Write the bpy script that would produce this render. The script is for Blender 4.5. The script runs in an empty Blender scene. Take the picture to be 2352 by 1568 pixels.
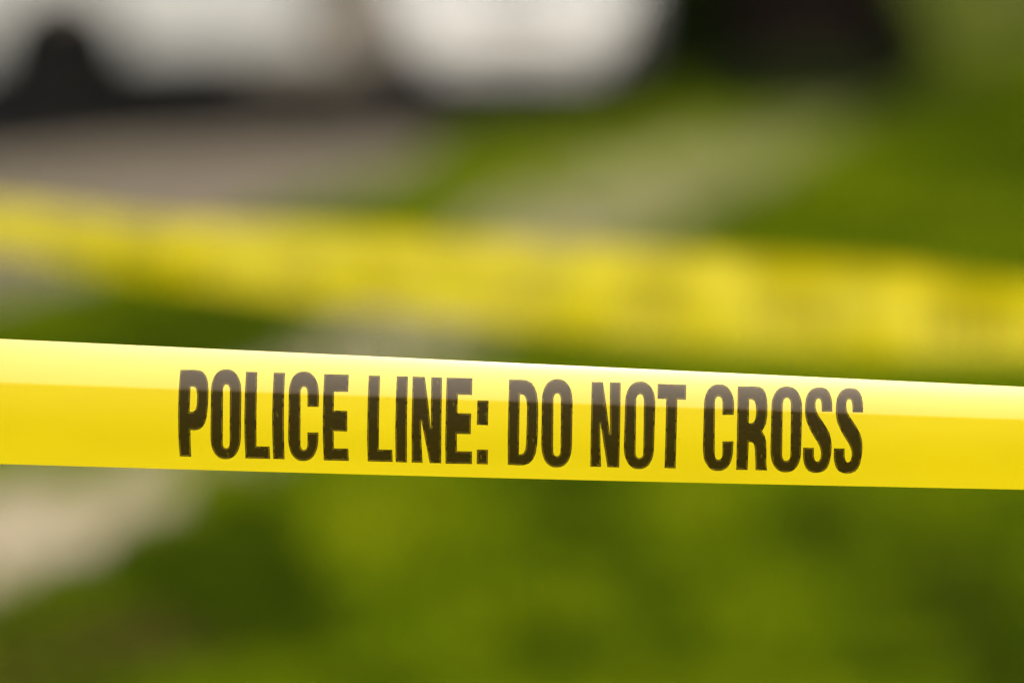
import bpy, bmesh, math, random
import numpy as np
from mathutils import Vector, Matrix, noise
from mathutils.geometry import delaunay_2d_cdt

random.seed(7)
RNG = np.random.default_rng(7)
SC = bpy.context.scene
COL = SC.collection
R = math.radians

# ------------------------------------------------------------------ camera
CAM_H, PITCH = 1.6, R(4.742)
FPX, CX, CY = 13066.7, 1176.0, 784.0          # long lens: focal length in pixels of a 2352 px wide frame
cam_d = bpy.data.cameras.new('camera'); cam = bpy.data.objects.new('camera', cam_d); COL.objects.link(cam)
cam.location = (0, 0, CAM_H); cam.rotation_euler = (math.pi / 2 - PITCH, 0, 0)
cam_d.lens = 200; cam_d.sensor_width = 36; cam_d.clip_start = 0.1; cam_d.clip_end = 3000
cam_d.dof.use_dof = True; cam_d.dof.focus_distance = 3.83
cam_d.dof.aperture_fstop = 200 / 70.0          # a 70 mm entrance pupil
SC.camera = cam

# ------------------------------------------------------------------ light
SUN_EL, SUN_ROT = R(40), R(184)
w = bpy.data.worlds.new("World"); SC.world = w; w.use_nodes = True
nt = w.node_tree
sky = nt.nodes.new('ShaderNodeTexSky'); sky.sky_type = 'NISHITA'; sky.sun_disc = False
sky.sun_elevation = SUN_EL; sky.sun_rotation = SUN_ROT
sky.dust_density = 5.0; sky.air_density = 1.0; sky.ozone_density = 1.0
nt.links.new(sky.outputs[0], nt.nodes['Background'].inputs[0])
nt.nodes['Background'].inputs[1].default_value = 0.12
sd = bpy.data.lights.new('sun', 'SUN'); sd.energy = 2.8; sd.angle = R(6); sd.color = (1, 0.955, 0.875)
sun = bpy.data.objects.new('sun', sd); COL.objects.link(sun)
to_sun = Vector((math.sin(SUN_ROT) * math.cos(SUN_EL), math.cos(SUN_ROT) * math.cos(SUN_EL), math.sin(SUN_EL)))
sun.rotation_euler = to_sun.to_track_quat('Z', 'Y').to_euler(); sun.location = to_sun * 50

# ------------------------------------------------------------------ exposure, render
SC.view_settings.view_transform = 'Standard'; SC.view_settings.look = 'None'
SC.view_settings.exposure = 0.0; SC.view_settings.gamma = 1.0
SC.render.engine = 'CYCLES'
SC.cycles.use_denoising = True; SC.cycles.denoising_input_passes = 'RGB'
SC.cycles.max_bounces = 8
SC.cycles.sample_clamp_indirect = 6


# ------------------------------------------------------------------ helpers
def tag(o, label=None, cat=None, group=None, kind=None):
    if label: o['label'] = label
    if cat: o['category'] = cat
    if group: o['group'] = group
    if kind: o['kind'] = kind
    return o

def empty(name, loc, rz=0.0):
    o = bpy.data.objects.new(name, None); COL.objects.link(o)
    o.location = loc; o.rotation_euler = (0, 0, rz); o.empty_display_size = 0.2
    return o

def link(name, me, mats, parent=None, smooth=None):
    for m in (mats if isinstance(mats, (list, tuple)) else [mats]): me.materials.append(m)
    o = bpy.data.objects.new(name, me); COL.objects.link(o)
    if parent: o.parent = parent
    if smooth is not None:
        me.polygons.foreach_set('use_smooth', [True] * len(me.polygons))
        if smooth < 3: me.set_sharp_from_angle(angle=smooth)
    return o

def from_bm(name, bm, mats, parent=None, smooth=None):
    bmesh.ops.recalc_face_normals(bm, faces=bm.faces[:])
    me = bpy.data.meshes.new(name); bm.to_mesh(me); bm.free()
    return link(name, me, mats, parent, smooth)

def ray(X, Y):
    """direction of the view through pixel (X, Y) with unit depth along the optical axis"""
    a, b = (X - CX) / FPX, (CY - Y) / FPX
    return Vector((a, math.cos(PITCH) + b * math.sin(PITCH), -math.sin(PITCH) + b * math.cos(PITCH)))

def ground_at(X, Y):
    d = ray(X, Y); t = CAM_H / -d.z
    return Vector((d.x * t, d.y * t, 0))

class Nodes:
    def __init__(self, name):
        self.m = bpy.data.materials.new(name); self.m.use_nodes = True
        self.t = self.m.node_tree; self.b = self.t.nodes['Principled BSDF']; self.out = self.t.nodes['Material Output']
    def n(self, kind, **kw):
        x = self.t.nodes.new(kind)
        for k, v in kw.items(): setattr(x, k, v)
        return x
    def l(self, a, b): self.t.links.new(a, b)
    def noise(self, scale, detail=4, rough=0.55, coord='Object', vec_scale=None):
        c = self.n('ShaderNodeTexCoord'); v = c.outputs[coord]
        if vec_scale:
            mp = self.n('ShaderNodeMapping'); mp.inputs['Scale'].default_value = vec_scale
            self.l(v, mp.inputs['Vector']); v = mp.outputs[0]
        x = self.n('ShaderNodeTexNoise'); x.inputs['Scale'].default_value = scale
        x.inputs['Detail'].default_value = detail; x.inputs['Roughness'].default_value = rough
        self.l(v, x.inputs['Vector'])
        return x.outputs['Fac']
    def ramp(self, fac, stops):
        r = self.n('ShaderNodeValToRGB'); e = r.color_ramp.elements
        while len(e) < len(stops): e.new(0.5)
        for el, (p, c) in zip(e, stops): el.position = p; el.color = (*c, 1)
        self.l(fac, r.inputs['Fac']); return r.outputs['Color']
    def bump(self, fac, strength, dist=0.01):
        b = self.n('ShaderNodeBump'); b.inputs['Strength'].default_value = strength; b.inputs['Distance'].default_value = dist
        self.l(fac, b.inputs['Height']); return b.outputs['Normal']

def plain(name, col, rough=0.5, metal=0.0, vary=0.12, scale=6, coat=0.0, spec=0.5):
    N = Nodes(name); lo = tuple(c * (1 - vary) for c in col); hi = tuple(min(1, c * (1 + vary)) for c in col)
    f = N.noise(scale)
    N.l(N.ramp(f, [(0.3, lo), (0.7, hi)]), N.b.inputs['Base Color'])
    N.b.inputs['Roughness'].default_value = rough; N.b.inputs['Metallic'].default_value = metal
    N.b.inputs['Coat Weight'].default_value = coat; N.b.inputs['Specular IOR Level'].default_value = spec
    return N.m

# ------------------------------------------------------------------ materials
def tape_material(name, base, trans, rough, ior, bump):
    N = Nodes(name); N.t.nodes.remove(N.b)
    f = N.noise(9, 3, 0.5, vec_scale=(1, 1, 3))
    c = N.ramp(f, [(0.3, tuple(x * 0.93 for x in base)), (0.7, base)])
    nf = N.noise(60, 3, 0.5, vec_scale=(0.12, 1, 1)); nrm = N.bump(nf, bump, 0.004)
    d = N.n('ShaderNodeBsdfDiffuse'); t = N.n('ShaderNodeBsdfTranslucent'); g = N.n('ShaderNodeBsdfGlossy')
    for s in (d, t): N.l(c, s.inputs['Color'])
    N.l(nrm, g.inputs['Normal']); g.inputs['Roughness'].default_value = rough
    g.inputs['Color'].default_value = (1, 1, 1, 1)
    mx = N.n('ShaderNodeMixShader'); mx.inputs[0].default_value = trans
    N.l(d.outputs[0], mx.inputs[1]); N.l(t.outputs[0], mx.inputs[2])
    fr = N.n('ShaderNodeFresnel'); fr.inputs['IOR'].default_value = ior
    m2 = N.n('ShaderNodeMixShader'); N.l(fr.outputs[0], m2.inputs[0])
    N.l(mx.outputs[0], m2.inputs[1]); N.l(g.outputs[0], m2.inputs[2])
    N.l(m2.outputs[0], N.out.inputs['Surface'])
    return N.m

YELLOW = (0.86, 0.685, 0.0012)
M_TAPE = tape_material('yellow_polythene', YELLOW, 0.2, 0.14, 2.05, 0.02)
M_REAR = tape_material('yellow_polythene_crinkled', (0.82, 0.70, 0.002), 0.2, 0.30, 1.85, 0.25)

def ink_material(name, lo, hi):
    N = Nodes(name); N.t.nodes.remove(N.b)
    f = N.noise(500, 3, 0.7, vec_scale=(0.35, 1, 1.6))
    c = N.ramp(f, [(0.30, lo), (0.68, hi), (0.86, tuple(x * 1.8 for x in hi))])
    nrm = N.bump(N.noise(220, 4, 0.6), 0.03, 0.001)
    d = N.n('ShaderNodeBsdfDiffuse'); N.l(c, d.inputs['Color'])
    g = N.n('ShaderNodeBsdfGlossy'); g.inputs['Roughness'].default_value = 0.08; N.l(nrm, g.inputs['Normal'])
    g.inputs['Color'].default_value = (1, 0.93, 0.85, 1)
    fr = N.n('ShaderNodeFresnel'); fr.inputs['IOR'].default_value = 1.7
    m2 = N.n('ShaderNodeMixShader'); N.l(fr.outputs[0], m2.inputs[0])
    N.l(d.outputs[0], m2.inputs[1]); N.l(g.outputs[0], m2.inputs[2])
    N.l(m2.outputs[0], N.out.inputs['Surface'])
    return N.m
M_INK = ink_material('black_ink', (0.018, 0.0118, 0.0005), (0.030, 0.020, 0.0007))
M_INK_THIN = ink_material('worn_ink', (0.13, 0.10, 0.008), (0.22, 0.165, 0.012))

M_INK_FADED = tape_material('faded_print', (0.30, 0.245, 0.004), 0.2, 0.33, 1.6, 0.1)

M_WHITE = plain('white_paint', (0.64, 0.64, 0.605), 0.25, vary=0.03, scale=1.5, coat=0.4)
M_VAN = plain('van_white_paint', (0.48, 0.495, 0.47), 0.3, vary=0.04, scale=1.2, coat=0.3)
M_GLASS = plain('tinted_glass', (0.015, 0.018, 0.02), 0.05)
M_RUBBER = plain('tyre_rubber', (0.0045, 0.0045, 0.004), 0.85, scale=20, spec=0.05)
M_PLASTIC = plain('black_plastic', (0.02, 0.019, 0.018), 0.6, scale=15, spec=0.2)
M_STEEL = plain('wheel_steel', (0.01, 0.01, 0.0095), 0.5, scale=10, spec=0.15)
M_LAMP = plain('lamp_glass', (0.75, 0.75, 0.72), 0.1, vary=0.05)
M_BUMPER = plain('scuffed_grey_plastic', (0.22, 0.21, 0.195), 0.6, spec=0.2)
M_RED = plain('red_lens', (0.35, 0.02, 0.015), 0.2)
M_PLATE = plain('plate_white', (0.6, 0.6, 0.55), 0.4)
M_BARK = plain('dark_bark', (0.007, 0.005, 0.004), 0.95, vary=0.5, scale=9, spec=0.03)

def leaf_material(name, dark, light, scale):
    N = Nodes(name); f = N.noise(scale, 2)
    N.l(N.ramp(f, [(0.3, dark), (0.7, light)]), N.b.inputs['Base Color'])
    N.b.inputs['Roughness'].default_value = 0.6; N.b.inputs['Specular IOR Level'].default_value = 0.12
    return N.m
M_LEAF = leaf_material('evergreen_leaf', (0.008, 0.015, 0.003), (0.02, 0.032, 0.005), 2.5)

def grass_material(name, stops, scale, patchy=False):
    N = Nodes(name)
    f = N.noise(scale, 3, 0.6); f2 = N.noise(0.45, 3, 0.55)
    mixn = N.n('ShaderNodeMath', operation='ADD'); N.l(f, mixn.inputs[0]); N.l(f2, mixn.inputs[1])
    h = N.n('ShaderNodeMath', operation='MULTIPLY'); N.l(mixn.outputs[0], h.inputs[0]); h.inputs[1].default_value = 0.5
    fac = h.outputs[0]
    if patchy:
        at = N.n('ShaderNodeAttribute'); at.attribute_name = 'grass_tint'
        a2 = N.n('ShaderNodeMath', operation='ADD'); N.l(fac, a2.inputs[0]); N.l(at.outputs['Fac'], a2.inputs[1]); fac = a2.outputs[0]
    N.l(N.ramp(fac, stops), N.b.inputs['Base Color'])
    N.b.inputs['Roughness'].default_value = 0.7
    N.b.inputs['Specular IOR Level'].default_value = 0.03
    return N.m
GREENS = [(0.42, (0.034, 0.058, 0.001)), (0.50, (0.098, 0.152, 0.001)), (0.59, (0.155, 0.20, 0.002))]
M_GRASS = grass_material('grass_blade', GREENS, 2.2, True)
M_TURF = grass_material('turf_soil', [(0.40, (0.055, 0.060, 0.004)), (0.5, (0.085, 0.10, 0.003)), (0.62, (0.12, 0.125, 0.006))], 2.0)

def earth_material(name, lo, hi, scale):
    N = Nodes(name)
    f = N.noise(scale, 6, 0.65)
    N.l(N.ramp(f, [(0.32, lo), (0.68, hi)]), N.b.inputs['Base Color'])
    N.b.inputs['Roughness'].default_value = 0.95; N.b.inputs['Specular IOR Level'].default_value = 0.04
    N.l(N.bump(N.noise(30, 5), 0.4, 0.02), N.b.inputs['Normal'])
    return N.m
M_PATH = earth_material('sandy_earth', (0.44, 0.36, 0.225), (0.62, 0.52, 0.345), 1.6)
M_SOIL = earth_material('dark_soil', (0.035, 0.026, 0.004), (0.075, 0.056, 0.009), 3.0)
M_VEHICLE_SHADE = earth_material('vehicle_shade_colour', (0.007, 0.006, 0.005), (0.013, 0.0115, 0.009), 3.0)  # near-black colour standing in for shade around the vehicles
M_LOT = earth_material('brown_gravel', (0.19, 0.155, 0.115), (0.30, 0.245, 0.175), 0.8)

# ------------------------------------------------------------------ ground
def sheet(name, pts, z, mat):
    bm = bmesh.new(); bm.faces.new([bm.verts.new((x, y, z)) for x, y in pts])
    return tag(from_bm(name, bm, mat), kind='structure')

sheet('ground', [(-900, -900), (900, -900), (900, 1500), (-900, 1500)], 0.0, M_TURF)

def wobble(x, y, s, a, seed=0.0): return a * noise.noise(Vector((x * s, y * s, seed)))

# gravel lot where the vehicles are parked: its near edge runs away to the right
LOT_EDGE = [(-300, 700), (30, 690), (420, 575), (720, 470), (900, 410), (1010, 350), (1180, 262), (1420, 225)]
edge = [ground_at(*p) for p in LOT_EDGE]
lot_near = [(-16.0, 19.0)] + [(p.x, p.y) for p in edge] + [(1.25, 48.0), (1.5, 75.0)]
def densify(pts, step):
    out = []
    for a, b in zip(pts[:-1], pts[1:]):
        n = max(1, int(math.dist(a, b) / step))
        for i in range(n): out.append((a[0] + (b[0] - a[0]) * i / n, a[1] + (b[1] - a[1]) * i / n))
    return out + [pts[-1]]
lot_line = [(x + wobble(x, y, 1.3, 0.18), y + wobble(x, y, 1.1, 0.4, 5)) for x, y in densify(lot_near, 0.3)]
lot_poly = lot_line + [(1.6, 90), (-40, 90), (-40, 19)]

# worn sandy footpath running away from the lower left to the upper right: (x, y, half width)
PATH = [(-1.9, 10.6, .03), (-1.52, 12.0, .20), (-1.36, 12.9, .40), (-1.26, 13.9, .37), (-0.92, 15.0, .20), (-0.58, 17.2, .30), (-0.38, 19.4, .34),
        (-0.05, 22.4, .36), (0.28, 25.6, .52), (0.80, 29.5, .58), (1.35, 33.0, .5), (2.0, 37.0, .30), (2.9, 42.5, .4), (4.1, 50, .5), (5.0, 56, .5)]
def path_rows():
    rows = []
    for (x0, y0, h0), (x1, y1, h1) in zip(PATH[:-1], PATH[1:]):
        n = max(1, int((y1 - y0) / 0.25))
        for i in range(n):
            k = i / n; rows.append((x0 + (x1 - x0) * k, y0 + (y1 - y0) * k, h0 + (h1 - h0) * k))
    return rows
rows = path_rows()
left = [(x - h + wobble(x, y, 1.6, 0.14, 9), y) for x, y, h in rows]
right = [(x + h + wobble(x, y, 1.6, 0.14, 21), y) for x, y, h in rows]
path_poly = left + right[::-1]
sheet('gravel_lot', lot_poly, 0.004, M_LOT)
sheet('footpath', path_poly, 0.012, M_PATH)
# near-black sheet painting the shade under and in front of the vehicles
shade_near = [ground_at(*p) for p in [(-900, 440), (-100, 385), (250, 345), (700, 325), (1050, 314), (1330, 296), (1520, 262)]]
shade_far = [ground_at(*p) for p in [(1540, 165), (900, 174), (300, 160), (-900, 150)]]
shade_line = [(p.x, p.y + wobble(p.x, p.y, .8, .25, 2)) for p in shade_near] + [(p.x, p.y) for p in shade_far]
sheet('painted_vehicle_shade', shade_line, 0.008, M_VEHICLE_SHADE)

# bare dark soil where the path ends
sp = ground_at(60, 1500)
sheet('soil_patch', [(sp.x + (.34 + .1 * math.sin(3 * a + 1)) * math.cos(a), sp.y + (.75 + .15 * math.sin(2 * a)) * math.sin(a)) for a in [2 * math.pi * i / 40 for i in range(40)]], 0.016, M_SOIL)

def inside(poly, x, y):
    px = np.array([p[0] for p in poly]); py = np.array([p[1] for p in poly])
    qx, qy = np.roll(px, -1), np.roll(py, -1); r = np.zeros(len(x), bool)
    for a, b, c, d in zip(px, py, qx, qy):
        hit = (b > y) != (d > y)
        r ^= hit & (x < (c - a) * (y - b) / ((d - b) if d != b else 1e-9) + a)
    return r

PATCHES = [(430, 1270, .13, .55, -.09), (690, 1420, .14, .5, -.10), (1230, 1540, .22, .5, -.08), (2330, 1330, .2, .9, -.09), (1150, 1130, .3, .7, -.05),
           (880, 1390, .13, .5, .07), (1500, 1370, .22, .7, .06), (1010, 1490, .12, .4, .07), (1750, 1230, .3, .6, .04), (1050, 400, .5, 2, .05), (1290, 390, .35, 2.5, .04),
           (2290, 340, .6, 4, -.05), (500, 730, .35, 1.8, -.10), (150, 1530, .25, .5, -.06), (1620, 200, .8, 3, -.14), (1870, 245, .9, 3.5, -.14), (1300, 1230, .2, .6, -.04), (2000, 1480, .22, .5, .04), (1870, 1300, .12, .4, -.06), (2150, 1150, .2, .6, -.05)]
# more patches scattered through the near lawn, each with its own tint
PATCHES += [(random.uniform(280, 2400), random.uniform(1130, 1600), random.uniform(.06, .15), random.uniform(.5, 1.1), random.choice((-1, 1)) * random.uniform(.03, .075)) for _ in range(46)]
def grass():
    n = 260000
    y = 7.5 + (58 - 7.5) * RNG.random(n) ** 1.5
    half = 0.14 * y + 0.9
    x = (RNG.random(n) * 2 - 1) * half
    on_path = inside(path_poly, x, y) & (RNG.random(n) > np.interp(y, [13, 14.4, 15.2, 19, 26, 33, 38], [0.03, 0.06, 0.35, 0.22, 0.28, 0.5, 0.75]))
    on_lot = (inside(lot_poly, x, y) & (RNG.random(n) > 0.012)) | inside(shade_line, x, y)
    keep = ~(on_path | on_lot); x, y = x[keep], y[keep]; n = len(x)
    keep = ~((((x - sp.x) / .34) ** 2 + ((y - sp.y) / .75) ** 2 < 1) & (RNG.random(n) > .35)); x, y = x[keep], y[keep]; n = len(x)
    tuft = np.array([noise.noise(Vector((a * 1.7, b * 1.7, 3.0))) for a, b in zip(x, y)])
    keep = RNG.random(n) < np.clip(0.75 + 0.9 * tuft, 0.25, 1); x, y, tuft = x[keep], y[keep], tuft[keep]; n = len(x)
    h = (0.03 + 0.035 * RNG.random(n)) * (1 + 0.7 * tuft); wd = 0.006 + 0.008 * RNG.random(n) + 0.0003 * y
    a = RNG.random(n) * 6.283; lean = 0.6 * h * RNG.random(n); la = RNG.random(n) * 6.283
    v = np.zeros((n, 5, 3)); ca, sa = np.cos(a), np.sin(a); lx, ly = np.cos(la) * lean, np.sin(la) * lean
    for k, (s, f, ww) in enumerate([(-1, 0, 1), (1, 0, 1), (1, .55, .8), (-1, .55, .8), (0, 1, 0)]):
        v[:, k, 0] = x + s * ca * wd * ww + lx * f * f; v[:, k, 1] = y + s * sa * wd * ww + ly * f * f; v[:, k, 2] = h * f
    me = bpy.data.meshes.new('grass'); idx = np.arange(n) * 5
    quads = np.stack([idx, idx + 1, idx + 2, idx + 3], 1); tris = np.stack([idx + 3, idx + 2, idx + 4], 1)
    me.vertices.add(n * 5); me.vertices.foreach_set('co', v.reshape(-1))
    me.loops.add(n * 7); me.polygons.add(n * 2)
    me.loops.foreach_set('vertex_index', np.concatenate([quads.reshape(-1), tris.reshape(-1)]))
    me.polygons.foreach_set('loop_start', np.concatenate([np.arange(n) * 4, n * 4 + np.arange(n) * 3]))
    me.update(calc_edges=True); me.validate()
    # tint offset of each patch: some darker, some lighter and yellower
    tint_shift = np.zeros(n)
    for X, Y, rx, ry, k in PATCHES:
        c = ground_at(X, Y); tint_shift += k * np.exp(-((x - c.x) / rx) ** 2 - ((y - c.y) / ry) ** 2)
    at = me.attributes.new('grass_tint', 'FLOAT', 'POINT'); at.data.foreach_set('value', np.repeat(tint_shift, 5))
    return tag(link('grass', me, M_GRASS), 'short olive green grass covering the ground beside the sandy path', 'grass', kind='stuff')
grass()

# ------------------------------------------------------------------ lettered tape
def smooth01(x): x = max(0.0, min(1.0, x)); return x * x * (3 - 2 * x)

def soft(X, lo, hi): return lo + (hi - lo) * smooth01((X - lo) / (hi - lo)) if lo < X < hi else max(lo, min(hi, X))
def tape_top(X):
    Xc = max(-500, min(2900, X)); return 778 + 110 / 2352 * Xc + (X - Xc) * 0.036 - 2.5 * math.sin(math.pi * X / 2352) * 0
def tape_bot(X):
    Xc = max(-500, min(2900, X)); k = Xc / 2352
    return 1065 + 59 * k + 3.5 * math.sin(math.pi * k) * (1 if 0 < k < 1 else 0) + (X - Xc) * 0.036

class Surface:
    """a hanging strip: pixel edges give its outline, the lean of every level gives its depth"""
    def __init__(self, top, bot, lean, depth, nv=56, bump=None):
        self.top, self.bot, self.lean, self.depth, self.nv, self.bump = top, bot, lean, depth, nv, bump
        self.cache = {}
    def column(self, X):
        if X in self.cache: return self.cache[X]
        yb, yt = self.bot(X), self.top(X); pts = []
        y = self.depth(X); zprev = None
        for i in range(self.nv + 1):
            v = i / self.nv; d = ray(X, yb + (yt - yb) * v)
            if zprev is not None:
                z_try = CAM_H + d.z * y / d.y; y += math.tan(R(self.lean(X, 1 - v))) * (z_try - zprev)
            t = y / d.y; p = Vector((d.x * t, y, CAM_H + d.z * t)); zprev = p.z; pts.append(p)
        self.cache[X] = pts
        return pts
    def point(self, X, Y):
        X0 = math.floor(X / 4) * 4; k = (X - X0) / 4; res = []
        for XX in (X0, X0 + 4):
            c = self.column(XX); v = (self.bot(XX) - Y) / (self.bot(XX) - self.top(XX)) * self.nv
            v = max(0, min(self.nv - 1e-6, v)); i = int(v); res.append(c[i].lerp(c[i + 1], v - i))
        return res[0].lerp(res[1], k)
    def on_ray(self, X, Y, proud):
        p = self.point(X, Y); d = ray(X, Y); t = (p.y - proud) / d.y
        return Vector((d.x * t, p.y - proud, CAM_H + d.z * t))
    def build(self, name, xs, mat):
        verts, faces = [], []; nv = self.nv
        for X in xs: verts += self.column(X)
        for i in range(len(xs) - 1):
            for j in range(nv):
                a = i * (nv + 1) + j; faces.append((a, a + nv + 1, a + nv + 2, a + 1))
        if self.bump: verts = [p + self.bump(p) for p in verts]
        me = bpy.data.meshes.new(name); me.from_pydata(verts, [], faces); me.update()
        return link(name, me, mat, smooth=4)

def front_lean(X, w_):
    r = max(-0.3, min(1.3, X / 2352)); wb = 0.356 - 0.03 * r
    wig = 0.25 * math.sin(X * 0.0021 + 1) + 0.12 * math.sin(X * 0.0071)
    q = (wb - w_) / wb
    if q < 0:
        u = (w_ - wb) / (1 - wb)
        return 1.2 + wig - 9 * smooth01(u * 1.3) + 3.0 * smooth01((u - 0.45) / 0.55)
    A = 8 + 8.5 * max(0, min(1.2, r)) ** 0.8
    return 1.2 + wig + 4.8 * smooth01(q / 0.07) + A * q ** 1.2

front = Surface(tape_top, tape_bot, front_lean, lambda X: 3.815, 64)
xs = list(range(-4000, -200, 100)) + list(range(-200, 2560, 12)) + list(range(2560, 6400, 100))
tape = front.build('police_tape', xs, M_TAPE)
tag(tape, 'taut yellow police tape printed with large black words, sharp in the foreground', 'barrier tape')

# ---- letters, as closed outlines in photograph pixels (2560 wide)
def ell(cx, cy, rx, ry, a0, a1, n=18, p=2.3):
    out = []
    for i in range(n + 1):
        a = R(a0 + (a1 - a0) * i / n); c, s = math.cos(a), math.sin(a)
        out.append((cx + rx * math.copysign(abs(c) ** (2 / p), c), cy - ry * math.copysign(abs(s) ** (2 / p), s)))
    return out
def stadium(l, r, t, b, rt, rb, sl=0):
    cx, rx = (l + r) / 2, (r - l) / 2
    return ell(cx + sl, t + rt, rx, rt, 0, 180) + ell(cx - sl, b - rb, rx, rb, 180, 360)
def g_O(l, r, t, b, hl, hr, ht, hb, k=0.27, sl=3):
    H = b - t; return [stadium(l, r, t, b, H * k, H * k, sl), stadium(hl, hr, ht, hb, (hr - hl) * 0.95, (hr - hl) * 0.8, sl * 0.5)]
def g_C(l, r, t, b, hl, hr, ht, hb, ua, la, k=0.27, sl=3):
    H = b - t; cx, rx = (l + r) / 2, (r - l) / 2; hcx, hrx = (hl + hr) / 2, (hr - hl) / 2; hk = (hr - hl) * 0.9
    o = [(r, ua)] + ell(cx + sl, t + H * k, rx, H * k, 0, 180) + ell(cx - sl, b - H * k, rx, H * k, 180, 360) + [(r - 2, la), (hr, la)]
    o += ell(hcx, hb - hk, hrx, hk, 0, -180, 12) + ell(hcx + 1, ht + hk, hrx, hk, 180, 0, 12) + [(hr, ua)]
    return [o]
S1 = [(1983, 398), (1982, 330), (1974, 285), (1960, 247), (1938, 222), (1910, 212), (1880, 210), (1850, 213), (1822, 226), (1797, 253), (1781, 290),
      (1773, 345), (1772, 400), (1776, 440), (1786, 478), (1810, 535), (1840, 588), (1868, 632), (1886, 668), (1895, 700), (1896, 730), (1890, 762),
      (1880, 779), (1867, 785), (1854, 780), (1845, 764), (1840, 735), (1840, 678), (1758, 676), (1756, 725), (1758, 765), (1765, 800), (1778, 832),
      (1800, 855), (1830, 867), (1858, 870), (1888, 867), (1918, 855), (1942, 833), (1958, 800), (1970, 750), (1977, 695), (1978, 650), (1973, 610),
      (1961, 565), (1940, 523), (1910, 475), (1880, 433), (1861, 395), (1853, 362), (1853, 330), (1858, 308), (1867, 297), (1876, 295), (1888, 299),
      (1896, 313), (1900, 340), (1902, 397)]
WORDS = [
 ('POLICE', 420, 880, 4.704, [
  [[(147, 208), (320, 208), (370, 214), (408, 230), (440, 266), (460, 312), (471, 370), (475, 440), (474, 540), (468, 650), (456, 750), (438, 822), (410, 872),
    (374, 902), (335, 914), (264, 914), (266, 1080), (273, 1226), (140, 1222), (127, 1080), (120, 900), (119, 700), (124, 500), (134, 340)],
   [(266, 402), (300, 404), (322, 414), (336, 442), (343, 500), (343, 570), (336, 640), (322, 680), (300, 698), (254, 702), (258, 560)]],
  g_O(502, 860, 200, 1256, 645, 726, 378, 1130), 
  [[(918, 230), (1050, 234), (1040, 700), (1040, 1105), (1194, 1110), (1201, 1251), (912, 1246), (901, 1050), (897, 800), (903, 500)]],
  [[(1245, 240), (1376, 243), (1364, 560), (1362, 850), (1370, 1256), (1238, 1252), (1227, 1000), (1224, 760), (1232, 480)]],
  g_C(1416, 1772, 228, 1278, 1557, 1640, 405, 1150, 640, 943),
  [[(1838, 258), (2126, 265), (2118, 466), (1952, 463), (1949, 685), (2108, 690), (2108, 930), (1947, 926), (1950, 1130), (2120, 1133), (2126, 1276), (1832, 1268), (1820, 1000), (1820, 750), (1826, 500)]]]),
 ('LINE:', 880, 900, 4.055, [
  [[(170, 155), (284, 158), (275, 520), (271, 905), (409, 908), (412, 1029), (160, 1023), (153, 800), (158, 450)]],
  [[(455, 162), (567, 165), (558, 520), (556, 1035), (443, 1031), (438, 750), (444, 420)]],
  [[(615, 166), (738, 171), (770, 410), (800, 700), (800, 500), (804, 172), (913, 176), (907, 600), (904, 1042), (788, 1040), (745, 820), (700, 600), (704, 820), (716, 1037), (606, 1035), (603, 700)]],
  [[(960, 177), (1221, 183), (1217, 352), (1073, 348), (1068, 535), (1207, 540), (1203, 748), (1064, 745), (1062, 920), (1216, 925), (1216, 1051), (948, 1046), (945, 800), (951, 480)]],
  [[(1272, 407), (1384, 410), (1378, 658), (1266, 653)]], [[(1267, 905), (1378, 907), (1376, 1054), (1264, 1050)]]]),
 ('DO', 880, 900, 4.055, [
  [[(1593, 197), (1725, 198), (1775, 206), (1820, 230), (1852, 276), (1874, 340), (1885, 420), (1888, 540), (1884, 720), (1877, 860), (1862, 940), (1836, 1002), (1795, 1044), (1740, 1063), (1690, 1064), (1580, 1057), (1579, 800), (1586, 450)],
   [(1702, 345), (1732, 347), (1752, 362), (1768, 400), (1775, 460), (1771, 650), (1765, 850), (1757, 905), (1742, 938), (1722, 951), (1692, 953), (1696, 650)]],
  g_O(1922, 2233, 191, 1085, 2040, 2116, 335, 972)]),
 ('NOT', 1440, 900, 3.0947, [
  [[(122, 168), (209, 170), (234, 350), (264, 580), (262, 400), (262, 172), (346, 174), (342, 500), (334, 828), (243, 825), (215, 650), (188, 478), (189, 650), (194, 823), (111, 822), (114, 550)]],
  g_O(375, 609, 165, 841, 463, 523, 262, 757, sl=5),
  [[(632, 183), (853, 190), (850, 305), (785, 302), (777, 600), (770, 836), (685, 832), (692, 580), (698, 300), (631, 297)]]]),
 ('CROSS', 1440, 900, 3.0947, [
  g_C(986, 1220, 186, 855, 1073, 1133, 280, 770, 422, 627, sl=4),
  [[(1252, 202), (1392, 203), (1425, 208), (1450, 224), (1468, 258), (1478, 305), (1482, 360), (1479, 430), (1470, 490), (1440, 550), (1460, 585), (1471, 630), (1474, 690), (1472, 790), (1478, 851), (1390, 849), (1387, 760), (1384, 690), (1376, 648), (1360, 633), (1337, 632), (1328, 847), (1240, 846), (1246, 520)],
   [(1340, 300), (1365, 303), (1383, 318), (1392, 350), (1394, 405), (1388, 455), (1376, 478), (1360, 486), (1337, 488)]],
  g_O(1508, 1746, 203, 866, 1597, 1661, 290, 778, sl=4),
  [S1], [[(x + 238, y + 5) for x, y in S1]]])]

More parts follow.
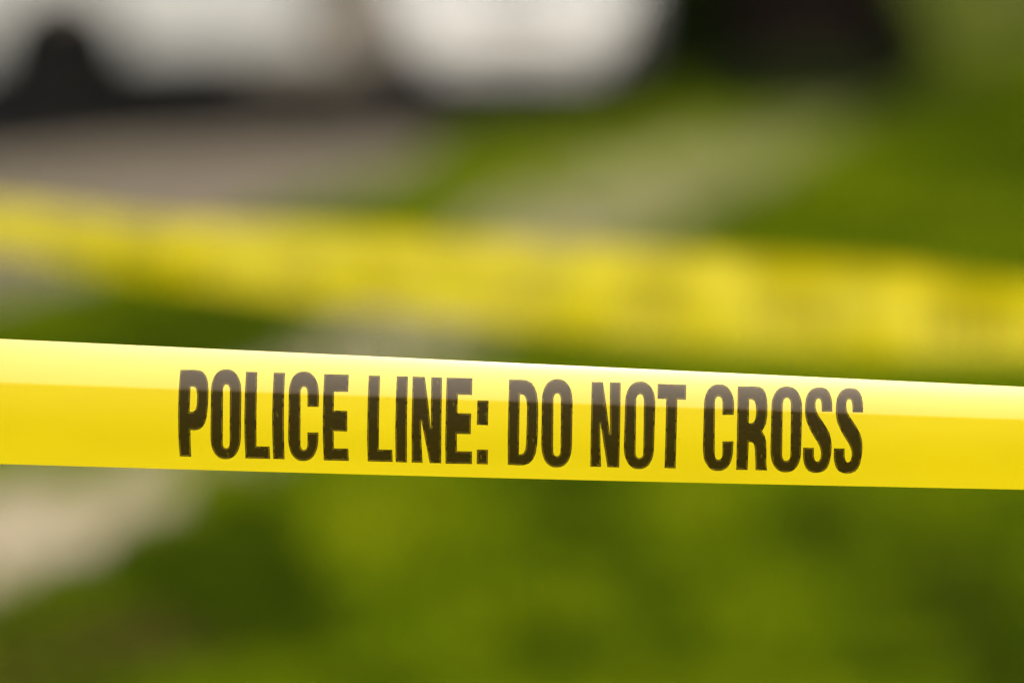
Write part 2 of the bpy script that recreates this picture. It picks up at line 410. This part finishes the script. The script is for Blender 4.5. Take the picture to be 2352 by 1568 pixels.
def loop_dense(loop, step):
    out = []
    for a, b in zip(loop, loop[1:] + loop[:1]):
        d = math.dist(a, b)
        if d < 0.05: continue
        n = max(1, int(d / step))
        for i in range(n): out.append((a[0] + (b[0] - a[0]) * i / n, a[1] + (b[1] - a[1]) * i / n))
    return out
def even_odd(loops, x, y):
    r = False
    for lp in loops:
        for (a, b), (c, d) in zip(lp, lp[1:] + lp[:1]):
            if (b > y) != (d > y) and x < (c - a) * (y - b) / (d - b) + a: r = not r
    return r
def area(lp): return 0.5 * sum(a[0] * b[1] - b[0] * a[1] for a, b in zip(lp, lp[1:] + lp[:1]))
def inset(lp, d, hole):
    s = 1 if (area(lp) > 0) != hole else -1; out = []
    n = len(lp)
    for i in range(n):
        p, q, r_ = lp[i - 1], lp[i], lp[(i + 1) % n]
        def nrm(a, b):
            L = math.dist(a, b) or 1e-9; return (-(b[1] - a[1]) / L, (b[0] - a[0]) / L)
        n1, n2 = nrm(p, q), nrm(q, r_); m = (n1[0] + n2[0], n1[1] + n2[1]); L2 = (m[0] ** 2 + m[1] ** 2) or 1e-9
        k = min(2.0 / L2, 1.6); out.append((q[0] + s * d * m[0] * k, q[1] + s * d * m[1] * k))
    return out
TO = 2352 / 2560
def word(text, ox, oy, sc, glyphs):
    verts, faces, mats = [], [], []
    def add(loop_pts, proud): 
        i0 = len(verts)
        for x, y in loop_pts: verts.append(front.on_ray(x * TO, y * TO, proud))
        return i0
    for gl in glyphs:
        loops = [loop_dense([(ox + x / sc, oy + y / sc) for x, y in lp], 3.0) for lp in gl]
        # slightly uneven printed edge
        loops = [[(x + 0.5 * noise.noise(Vector((x * .25, y * .25, 1))), y + 0.5 * noise.noise(Vector((x * .25, y * .25, 8)))) for x, y in lp] for lp in loops]
        pts, edges = [], []
        for lp in loops:
            i0 = len(pts); pts += lp; edges += [(i0 + i, i0 + (i + 1) % len(lp)) for i in range(len(lp))]
        x0, x1 = min(p[0] for p in pts), max(p[0] for p in pts); y0, y1 = min(p[1] for p in pts), max(p[1] for p in pts)
        g = 7.0; yy = y0 + 3
        while yy < y1:
            xx = x0 + 3
            while xx < x1:
                if even_odd(loops, xx, yy): pts.append((xx, yy))
                xx += g
            yy += g
        V, _, F, *_ = delaunay_2d_cdt([Vector(p) for p in pts], edges, [], 0, 1e-4)
        i0 = add([(p.x, p.y) for p in V], 0.00012)
        for f in F:
            cx_ = sum(V[i].x for i in f) / 3; cy_ = sum(V[i].y for i in f) / 3
            if even_odd(loops, cx_, cy_): faces.append(tuple(i0 + i for i in f)); mats.append(0)
        for k, lp in enumerate(loops):           # thin worn line just inside the edge
            a = inset(lp, 2.2, k > 0); b = inset(lp, 3.5, k > 0); ia = add(a, 0.00024); ib = add(b, 0.00024); n = len(lp)
            for i in range(n):
                if noise.noise(Vector((a[i][0] * .06, a[i][1] * .06, 4))) > -0.22:
                    faces.append((ia + i, ia + (i + 1) % n, ib + (i + 1) % n, ib + i)); mats.append(1)
        for _ in range(2):                       # scuffs in the ink and specks beside it
            x, y = random.uniform(x0, x1), random.uniform(y0, y1)
            if even_odd(loops, x, y):
                L, W, an = random.uniform(3, 9), random.uniform(.5, 1.0), random.uniform(60, 120); m = 1
            else:
                L, W, an = random.uniform(.8, 2), random.uniform(.6, 1.1), random.uniform(0, 180); m = 0
            c, s = math.cos(R(an)), math.sin(R(an))
            q = [(x + u * L * c - v_ * W * s, y + u * L * s + v_ * W * c) for u, v_ in ((-1, 0), (0, -1), (1, 0), (0, 1))]
            i0 = add(q, 0.0003); faces.append((i0, i0 + 1, i0 + 2, i0 + 3)); mats.append(m)
    me = bpy.data.meshes.new('printed_word'); me.from_pydata(verts, [], faces); me.update()
    me.materials.append(M_INK); me.materials.append(M_INK_THIN)
    me.polygons.foreach_set('material_index', mats)
    for p in me.polygons: p.use_smooth = True
    o = bpy.data.objects.new('printed_word', me); COL.objects.link(o); o.parent = tape
    o['label'] = 'printed black word %s on the yellow tape' % text.strip(':')
    # all faces towards the camera
    bm = bmesh.new(); bm.from_mesh(me)
    flip = [f for f in bm.faces if f.normal.y > 0]; bmesh.ops.reverse_faces(bm, faces=flip); bm.to_mesh(me); bm.free()
for wd_ in WORDS: word(*wd_)

# ------------------------------------------------------------------ second tape, behind
def lerp_table(tab, X):
    if X <= tab[0][0]: a, b = tab[0], tab[1]
    elif X >= tab[-1][0]: a, b = tab[-2], tab[-1]
    else: a, b = next((p, q) for p, q in zip(tab[:-1], tab[1:]) if p[0] <= X <= q[0])
    k = (X - a[0]) / (b[0] - a[0])
    if tab[0][0] < X < tab[-1][0]: k = k * k * (3 - 2 * k) * .3 + k * .7
    return [u + (v - u) * k for u, v in zip(a[1:], b[1:])]
REAR = [(-700, 440, 500), (0, 466, 574), (400, 508, 655), (800, 525, 705), (1200, 553, 755), (1640, 583, 795), (2000, 603, 815), (2352, 646, 822), (3200, 740, 880)]
ZONES = [(350, 635, 130, 60, -34), (1900, 622, 240, 50, -30), (2300, 680, 150, 60, -30)]
DIMPLES = [(60, 525, 1.0), (210, 548, .9), (375, 580, .95), (560, 590, 1.0), (775, 600, 1.1), (1030, 592, 1.1), (1310, 650, 1.1), (1640, 680, 1.35), (1990, 735, 1.4)]
def rear_depth_axis(X): return 1 / (1 / 9.4 + (1 / 7.5 - 1 / 9.4) * max(-.6, min(1.6, X / 2352)))
def rear_lean(X, w_):
    t, b = lerp_table(REAR, X); Y = t + (b - t) * w_
    th = 17 + 4 * math.sin(X * 0.011 + w_ * 3) + 3 * math.sin(X * 0.027)
    for zx, zy, sx, sy, a in ZONES: th += a * math.exp(-((X - zx) / sx) ** 2 - ((Y - zy) / sy) ** 2)
    return th
rear = Surface(lambda X: lerp_table(REAR, X)[0], lambda X: lerp_table(REAR, X)[1], rear_lean, rear_depth_axis, 48)
dim = []
for X, Y, s in DIMPLES: dim.append((rear.point(X, Y), 0.026 * s))
def rear_bump(p):
    d = 0.0
    for c, s in dim:
        r2 = ((p.x - c.x) ** 2 + (p.z - c.z) ** 2) / (s * s)
        if r2 < 12: d += s * 0.5 * math.exp(-r2 / 2)
    d += 0.0035 * noise.noise(Vector((p.x * 22, 0, p.z * 10)))
    return Vector((0, -d, 0))
rear.bump = rear_bump
rear_tape = rear.build('barrier_tape', list(range(-2400, -200, 60)) + list(range(-200, 2560, 10)) + list(range(2560, 4200, 60)), M_REAR)
tag(rear_tape, 'plain crinkled yellow tape stretched behind the lettered tape, out of focus', 'barrier tape')

# smudged, unreadable remains of print between the crinkles of the far tape
for (xa, ya, _), (xb, yb, _) in zip(DIMPLES, DIMPLES[1:] + [(2420, 770, 1)]):
    vs, fs = [], []
    gap = xb - xa; x = xa + gap * .30
    while x < xb - gap * .30:
        t, b = lerp_table(REAR, x); wd_ = gap * random.uniform(.03, .05); y0, y1 = t + (b - t) * random.uniform(.30, .44), t + (b - t) * random.uniform(.74, .88)
        n = 8
        for i in range(n + 1):
            for xx in (x, x + wd_):
                p = rear.on_ray(xx, y0 + (y1 - y0) * i / n, 0.0); vs.append(p + rear_bump(p) + Vector((0, -0.0012, 0)))
            if i: k = len(vs) - 4; fs.append((k, k + 2, k + 3, k + 1))
        x += wd_ + gap * random.uniform(.035, .08)
    me = bpy.data.meshes.new('faded_print'); me.from_pydata(vs, [], fs); me.update()
    link('faded_print', me, M_INK_FADED, rear_tape, smooth=4)

# ------------------------------------------------------------------ vehicles
def lathe(name, prof, mat, parent, loc, seg=40):
    """profile of (radius, y) turned about the wheel axis (local y)"""
    bm = bmesh.new(); ringv = []
    for i in range(seg):
        a = 2 * math.pi * i / seg
        ringv.append([bm.verts.new((r * math.cos(a), y, r * math.sin(a))) for r, y in prof])
    for i in range(seg):
        A, B = ringv[i], ringv[(i + 1) % seg]
        for j in range(len(prof) - 1): bm.faces.new((A[j], A[j + 1], B[j + 1], B[j]))
    bmesh.ops.remove_doubles(bm, verts=bm.verts[:], dist=1e-5)
    o = from_bm(name, bm, mat, parent, R(40)); o.location = loc
    return o

def make_wheel(parent, x, y, r, out, rim_mat):
    wd = 0.115
    t = lathe('wheel', [(r * .66, -wd), (r * .9, -wd * 1.05), (r * .985, -wd * .8), (r, -wd * .4), (r, wd * .4), (r * .985, wd * .8), (r * .9, wd * 1.05), (r * .66, wd)], M_RUBBER, parent, (x, y, r))
    s = out
    lathe('rim', [(r * .67, s * wd * .95), (r * .6, s * wd * .8), (r * .56, s * wd * .35), (r * .22, s * wd * .55), (r * .2, s * wd * .8), (0.0, s * wd * .82)], rim_mat, t, (0, 0, 0))
    bm = bmesh.new()
    for k in range(5):
        a = 2 * math.pi * k / 5; m = Matrix.Rotation(a, 4, 'Y') @ Matrix.Translation((r * .4, s * wd * .62, 0)) @ Matrix.Diagonal((r * .36, .03, r * .13, 1))
        bmesh.ops.create_cube(bm, size=1, matrix=m)
    from_bm('rim_spokes', bm, rim_mat, t)
    return t

def body_shell(name, prof, W, deform, mat, parent, cuts_z, cuts_x, bev=0.035):
    bm = bmesh.new()
    A = [bm.verts.new((x, -W / 2, z)) for x, z in prof]; B = [bm.verts.new((x, W / 2, z)) for x, z in prof]
    bm.faces.new(A); bm.faces.new(B[::-1]); n = len(prof)
    for i in range(n): bm.faces.new((A[i], B[i], B[(i + 1) % n], A[(i + 1) % n]))
    bmesh.ops.recalc_face_normals(bm, faces=bm.faces[:])
    sharp = [e for e in bm.edges if abs(e.verts[0].co.y - e.verts[1].co.y) < 1e-6 and e.verts[0].co.z > 0.3]
    bmesh.ops.bevel(bm, geom=sharp, offset=bev, segments=3, profile=0.6, affect='EDGES', clamp_overlap=True)
    for z in cuts_z: bmesh.ops.bisect_plane(bm, geom=bm.verts[:] + bm.edges[:] + bm.faces[:], plane_co=(0, 0, z), plane_no=(0, 0, 1))
    for x in cuts_x: bmesh.ops.bisect_plane(bm, geom=bm.verts[:] + bm.edges[:] + bm.faces[:], plane_co=(x, 0, 0), plane_no=(1, 0, 0))
    for y in (-W * .3, 0, W * .3): bmesh.ops.bisect_plane(bm, geom=bm.verts[:] + bm.edges[:] + bm.faces[:], plane_co=(0, y, 0), plane_no=(0, 1, 0))
    for v in bm.verts: v.co = deform(v.co)
    return from_bm(name, bm, mat, parent, R(35))

def panel(name, pts, W, deform, side, mat, parent, proud=0.006, thick=0.02):
    """a panel on the flank: outline in (x, z), thin and following the body side"""
    bm = bmesh.new(); o_, i_ = [], []
    for x, z in loop_dense(pts, 0.25):
        o_.append(bm.verts.new(deform(Vector((x, side * W / 2, z))) + Vector((0, side * proud, 0))))
        i_.append(bm.verts.new(deform(Vector((x, side * W / 2, z))) - Vector((0, side * thick, 0))))
    bm.faces.new(o_); n = len(o_)
    for k in range(n): bm.faces.new((o_[k], o_[(k + 1) % n], i_[(k + 1) % n], i_[k]))
    return from_bm(name, bm, mat, parent)

def arch_liner(parent, x, r, half, zc=0.34):
    bm = bmesh.new(); n = 18; rows = []
    for i in range(n + 1):
        a = math.pi * (i / n) * 1.04 - .06; rows.append([bm.verts.new((x + rr * math.cos(a), y, zc + rr * math.sin(a))) for rr, y in ((r, half), (r - .02, half), (r - .02, -half), (r, -half))])
    for p, q in zip(rows[:-1], rows[1:]):
        for j in range(4): bm.faces.new((p[j], p[(j + 1) % 4], q[(j + 1) % 4], q[j]))
    return from_bm('wheel_arch', bm, M_PLASTIC, parent)

def box(name, size, loc, mat, parent, bev=0.015, rot=(0, 0, 0)):
    bm = bmesh.new(); bmesh.ops.create_cube(bm, size=1, matrix=Matrix.Diagonal((*size, 1)))
    bmesh.ops.bevel(bm, geom=bm.edges[:], offset=bev, segments=2, affect='EDGES', clamp_overlap=True)
    o = from_bm(name, bm, mat, parent, R(40)); o.location = loc; o.rotation_euler = rot
    return o

def arch(cx, r, zb, n=12):
    a0 = math.asin(max(-1, min(1, (zb - 0.34) / r)))
    return [(cx - r * math.cos(a0 + (math.pi - 2 * a0) * i / n), 0.34 + r * math.sin(a0 + (math.pi - 2 * a0) * i / n)) for i in range(n + 1)]

def quad_panel(name, pts, mat, parent, back):
    """four-cornered sheet of real thickness set on a sloping face"""
    bm = bmesh.new(); f = [bm.verts.new(p) for p in pts]; g = [bm.verts.new(Vector(p) + Vector(back)) for p in pts]
    bm.faces.new(f); bm.faces.new(g[::-1])
    for k in range(4): bm.faces.new((f[k], g[k], g[(k + 1) % 4], f[(k + 1) % 4]))
    return from_bm(name, bm, mat, parent)

def make_van(loc, rz):
    root = empty('cargo_van', loc, rz)
    tag(root, 'greyish white cargo van seen from the side with dark wheels, parked on gravel at left', 'van')
    W, xr, xf = 2.0, -1.67, 3.65
    prof = [(xr, .36)] + arch(0, .43, .30) + [(.5, .28), (xf - .5, .28)] + arch(xf, .43, .30) + [(xf + .55, .30), (xf + .98, .34), (xf + 1.02, .75), (xf + .95, 1.05), (xf + .1, 1.28), (xf - .75, 2.12), (xf - 1.3, 2.34), (xr + .1, 2.36), (xr, 2.2)]
    def deform(p):
        q = p.copy()
        if q.z > 1.1: q.y *= 1 - .13 * ((q.z - 1.1) / 1.25)
        if q.z < .55: q.y *= 1 - .05 * (.55 - q.z) / .27
        if q.x > xf + .3: q.y *= 1 - .16 * ((q.x - xf - .3) / .7) ** 2
        return q
    body_shell('body', prof, W, deform, M_VAN, root, (.55, 1.1, 1.5, 1.9), (-1, 1, 2, 3, xf + .3, xf + .7))
    for s in (-1, 1):
        panel('side_window', [(xf - 1.45, 1.25), (xf - .25, 1.25), (xf - .75, 1.9), (xf - 1.45, 1.95)], W, deform, s, M_GLASS, root)
        d = panel('sliding_door', [(.75, .42), (2.05, .42), (2.05, 2.1), (.75, 2.1)], W, deform, s, M_VAN, root, .004)
        h = box('handle', (.16, .04, .035), (.92, s * 1.02, 1.15), M_PLASTIC, d)
        d = panel('front_door', [(2.15, .42), (2.95, .42), (3.22, .82), (3.35, 1.2), (2.15, 1.2)], W, deform, s, M_VAN, root, .004)
        box('handle', (.16, .04, .035), (2.3, s * 1.02, 1.08), M_PLASTIC, d)
        panel('rub_strip', [(.55, .56), (2.98, .56), (2.98, .63), (.55, .63)], W, deform, s, M_PLASTIC, root, .02)
        box('wing_mirror', (.12, .2, .3), (xf - .2, s * 1.12, 1.35), M_PLASTIC, root, .03)
        box('headlight', (.3, .34, .2), (xf + .86, s * .72, .86), M_LAMP, root, .04, (0, 0, -s * .25))
        box('tail_light', (.06, .12, .55), (xr - .005, s * .86, 1.15), M_RED, root, .02)
        make_wheel(root, 0, s * .86, .34, s, M_STEEL); make_wheel(root, xf, s * .86, .34, s, M_STEEL)
    quad_panel('windscreen', [(xf + .09, -.82, 1.32), (xf + .09, .82, 1.32), (xf - .66, .74, 2.06), (xf - .66, -.74, 2.06)], M_GLASS, root, (-.05, 0, -.05))
    box('grille', (.05, 1.0, .28), (xf + 1.01, 0, .72), M_PLASTIC, root)
    box('front_bumper', (.2, 1.7, .22), (xf + .98, 0, .44), M_PLASTIC, root, .05)
    box('rear_bumper', (.16, 1.86, .2), (xr - .06, 0, .44), M_VAN, root, .04)
    for s in (-1, 1):
        d = box('rear_door', (.03, .84, 1.5), (xr - .012, s * .43, 1.42), M_VAN, root)
        box('rear_window', (.02, .55, .45), (-.012, 0, .35), M_GLASS, d)
    box('underbody', (4.9, 1.3, .2), (1.3, 0, .32), M_PLASTIC, root, .04)
    arch_liner(root, 0, .445, 1.005); arch_liner(root, xf, .445, .99)
    return root

def make_car(loc, rz):
    root = empty('white_car', loc, rz)
    tag(root, 'bright white car seen end on, parked beyond the grass between the van and the tree', 'car')
    W, xf, xr = 1.84, 1.38, -1.38
    prof = [(xr - .85, .30), (xr - .5, .24)] + arch(xr, .38, .24) + [(xr + .42, .22), (xf - .42, .22)] + arch(xf, .38, .24) + \
           [(xf + .5, .20), (xf + .84, .22), (xf + .93, .42), (xf + .90, .70), (xf + .55, .84), (xf - .35, .96), (xf - 1.05, 1.42), (xf - 1.6, 1.55), (xr + .35, 1.52), (xr - .35, 1.02), (xr - .86, .98), (xr - .93, .6)]
    def deform(p):
        q = p.copy()
        if q.z > .92: q.y *= 1 - .24 * ((q.z - .92) / .62)
        if q.z < .6: q.y *= 1 - .30 * ((.6 - q.z) / .38) ** 2 * (1 if q.x > xf + .4 else .3)
        e = max(0, abs(q.x) - 1.75) / .56
        q.y *= 1 - .20 * e * e
        if q.x > xf + .4 or q.x < xr - .4: q.x -= math.copysign(.13 * (q.y / .9) ** 2, q.x)
        return q
    body_shell('body', prof, W, deform, M_WHITE, root, (.42, .6, .92, 1.2), (-2.0, -1.75, -.8, 0, .8, 1.75, 2.0), .05)
    for s in (-1, 1):
        panel('side_window', [(xf - .55, 1.0), (-.05, 1.0), (-.05, 1.42), (xf - 1.05, 1.36)], W, deform, s, M_GLASS, root)
        panel('side_window', [(-.12, 1.0), (-1.35, 1.0), (-.95, 1.40), (-.12, 1.42)], W, deform, s, M_GLASS, root)
        for x0, x1 in ((-.02, .98), (-.98, -.1)):
            d = panel('door', [(x0, .36), (x1, .36), (x1, .96), (x0, .96)], W, deform, s, M_WHITE, root, .004)
            box('handle', (.15, .03, .03), (x0 + .18, s * .93, .84), M_WHITE, d, .008)
        box('wing_mirror', (.1, .18, .13), (.62, s * .97, 1.02), M_WHITE, root, .03)
        box('headlight', (.16, .36, .13), (xf + .76, s * .60, .70), M_LAMP, root, .03, (0, 0, -s * .3))
        box('tail_light', (.1, .3, .16), (xr - .82, s * .60, .82), M_RED, root, .03, (0, 0, s * .25))
        make_wheel(root, xf, s * .79, .32, s, M_STEEL); make_wheel(root, xr, s * .79, .32, s, M_STEEL)
    quad_panel('windscreen', [(xf - .40, -.70, 1.0), (xf - .40, .70, 1.0), (xf - 1.0, .60, 1.405), (xf - 1.0, -.60, 1.405)], M_GLASS, root, (-.04, 0, -.05))
    quad_panel('rear_window', [(xr - .28, .66, 1.08), (xr - .28, -.66, 1.08), (xr + .26, -.58, 1.46), (xr + .26, .58, 1.46)], M_GLASS, root, (.04, 0, -.05))
    box('grille', (.03, .7, .08), (xf + .912, 0, .66), M_PLASTIC, root)
    box('number_plate', (.015, .5, .11), (xf + .945, 0, .46), M_PLATE, root, .004)
    box('underbody', (3.4, 1.2, .14), (0, 0, .25), M_PLASTIC, root, .03)
    arch_liner(root, xf, .392, .87); arch_liner(root, xr, .392, .87)
    return root

g = ground_at(155, 236); make_van((g.x, g.y + .95, 0), math.pi - R(2))
g = ground_at(1160, 236); make_car((g.x, g.y + 2.1, 0), -math.pi / 2 + R(2))

# ------------------------------------------------------------------ tree and shrub
def tube(bm, pts, radii, seg=12):
    rings = []
    for i, (p, r_) in enumerate(zip(pts, radii)):
        d = (Vector(pts[min(i + 1, len(pts) - 1)]) - Vector(pts[max(i - 1, 0)])).normalized()
        u = d.orthogonal().normalized(); v = d.cross(u)
        rings.append([bm.verts.new(Vector(p) + (u * math.cos(2 * math.pi * k / seg) + v * math.sin(2 * math.pi * k / seg)) * r_ * (1 + .12 * math.sin(3 * k + i))) for k in range(seg)])
    for a, b in zip(rings[:-1], rings[1:]):
        for k in range(seg): bm.faces.new((a[k], a[(k + 1) % seg], b[(k + 1) % seg], b[k]))
    bm.faces.new(rings[-1]); bm.faces.new(rings[0][::-1])

def leaves(name, centres, n, size, mat, parent):
    v, f = [], []
    for _ in range(n):
        c, r_ = random.choice(centres)
        d = Vector((random.gauss(0, 1), random.gauss(0, 1), random.gauss(0, 1))).normalized() * r_ * random.random() ** .45
        p = Vector(c) + d
        if p.z < .02: p.z = random.uniform(.02, .2)
        a = Vector((random.gauss(0, 1), random.gauss(0, 1), random.gauss(0, 1))).normalized(); b = a.orthogonal().normalized()
        s = size * random.uniform(.6, 1.3); i = len(v)
        v += [p - a * s, p + b * s * .42, p + a * s, p - b * s * .42]; f.append((i, i + 1, i + 2, i + 3))
    me = bpy.data.meshes.new(name); me.from_pydata(v, [], f); me.update()
    return link(name, me, mat, parent)

def make_tree(loc):
    root = empty('tree', loc)
    tag(root, 'tree with a thick dark trunk standing behind the grass at upper right', 'tree')
    bm = bmesh.new()
    tube(bm, [(0, 0, -.1), (0, 0, .12), (.01, 0, .45), (.03, 0, 1.2), (.0, .05, 2.4), (-.06, .05, 3.6), (0, 0, 5.2), (.1, 0, 6.6)], [.74, .60, .52, .48, .42, .32, .18, .06], 16)
    limbs = []
    for k in range(9):
        a = k * 2.4; z = 2.4 + .42 * k; L = 2.4 - .16 * k
        e = (L * math.cos(a), L * math.sin(a), z + 1.1)
        tube(bm, [(0, .03, z), (e[0] * .5, e[1] * .5, z + .45), e], [.16, .09, .03], 8); limbs.append(e)
    from_bm('trunk', bm, M_BARK, root, R(50))
    cen = [(e, random.uniform(.7, 1.15)) for e in limbs] + [((random.uniform(-1.5, 1.5), random.uniform(-1.5, 1.5), random.uniform(3.6, 7)), random.uniform(.6, 1.0)) for _ in range(12)]
    leaves('crown', cen, 9000, .11, M_LEAF, root)
    return root
g = ground_at(1862, 232); make_tree((g.x, g.y, 0))

def make_shrub(loc, cen, n, label):
    root = empty('shrub', loc); tag(root, label, 'shrub', 'dark shrubs around the tree')
    bm = bmesh.new()
    for c, r_ in cen: tube(bm, [(0, 0, -.05), (c[0] * .5, c[1] * .5, c[2] * .5), c], [.04, .025, .008], 6)
    from_bm('stems', bm, M_BARK, root); leaves('foliage', cen, n, .06, M_LEAF, root)
g = ground_at(1650, 195)
make_shrub((g.x, g.y, 0), [((-.35, 0, .42), .40), ((.1, .1, .6), .5), ((.45, -.05, .5), .45), ((-.05, .2, .95), .4), ((.35, .2, 1.1), .45)], 8000, 'dark green shrub between the white car and the tree trunk')
g = ground_at(1960, 215)
make_shrub((g.x, g.y, 0), [((-.35, 0, .40), .36), ((.05, .1, .62), .40), ((-.2, .2, 1.0), .42), ((.3, .1, .35), .3)], 3000, 'small sparse shrub just right of the thick tree trunk')
g = ground_at(1800, 262)
make_shrub((g.x, g.y, 0), [((-.3, 0, .12), .2), ((.15, .1, .16), .24), ((.4, -.05, .1), .18)], 2400, 'low dark undergrowth in front of the tree trunk')
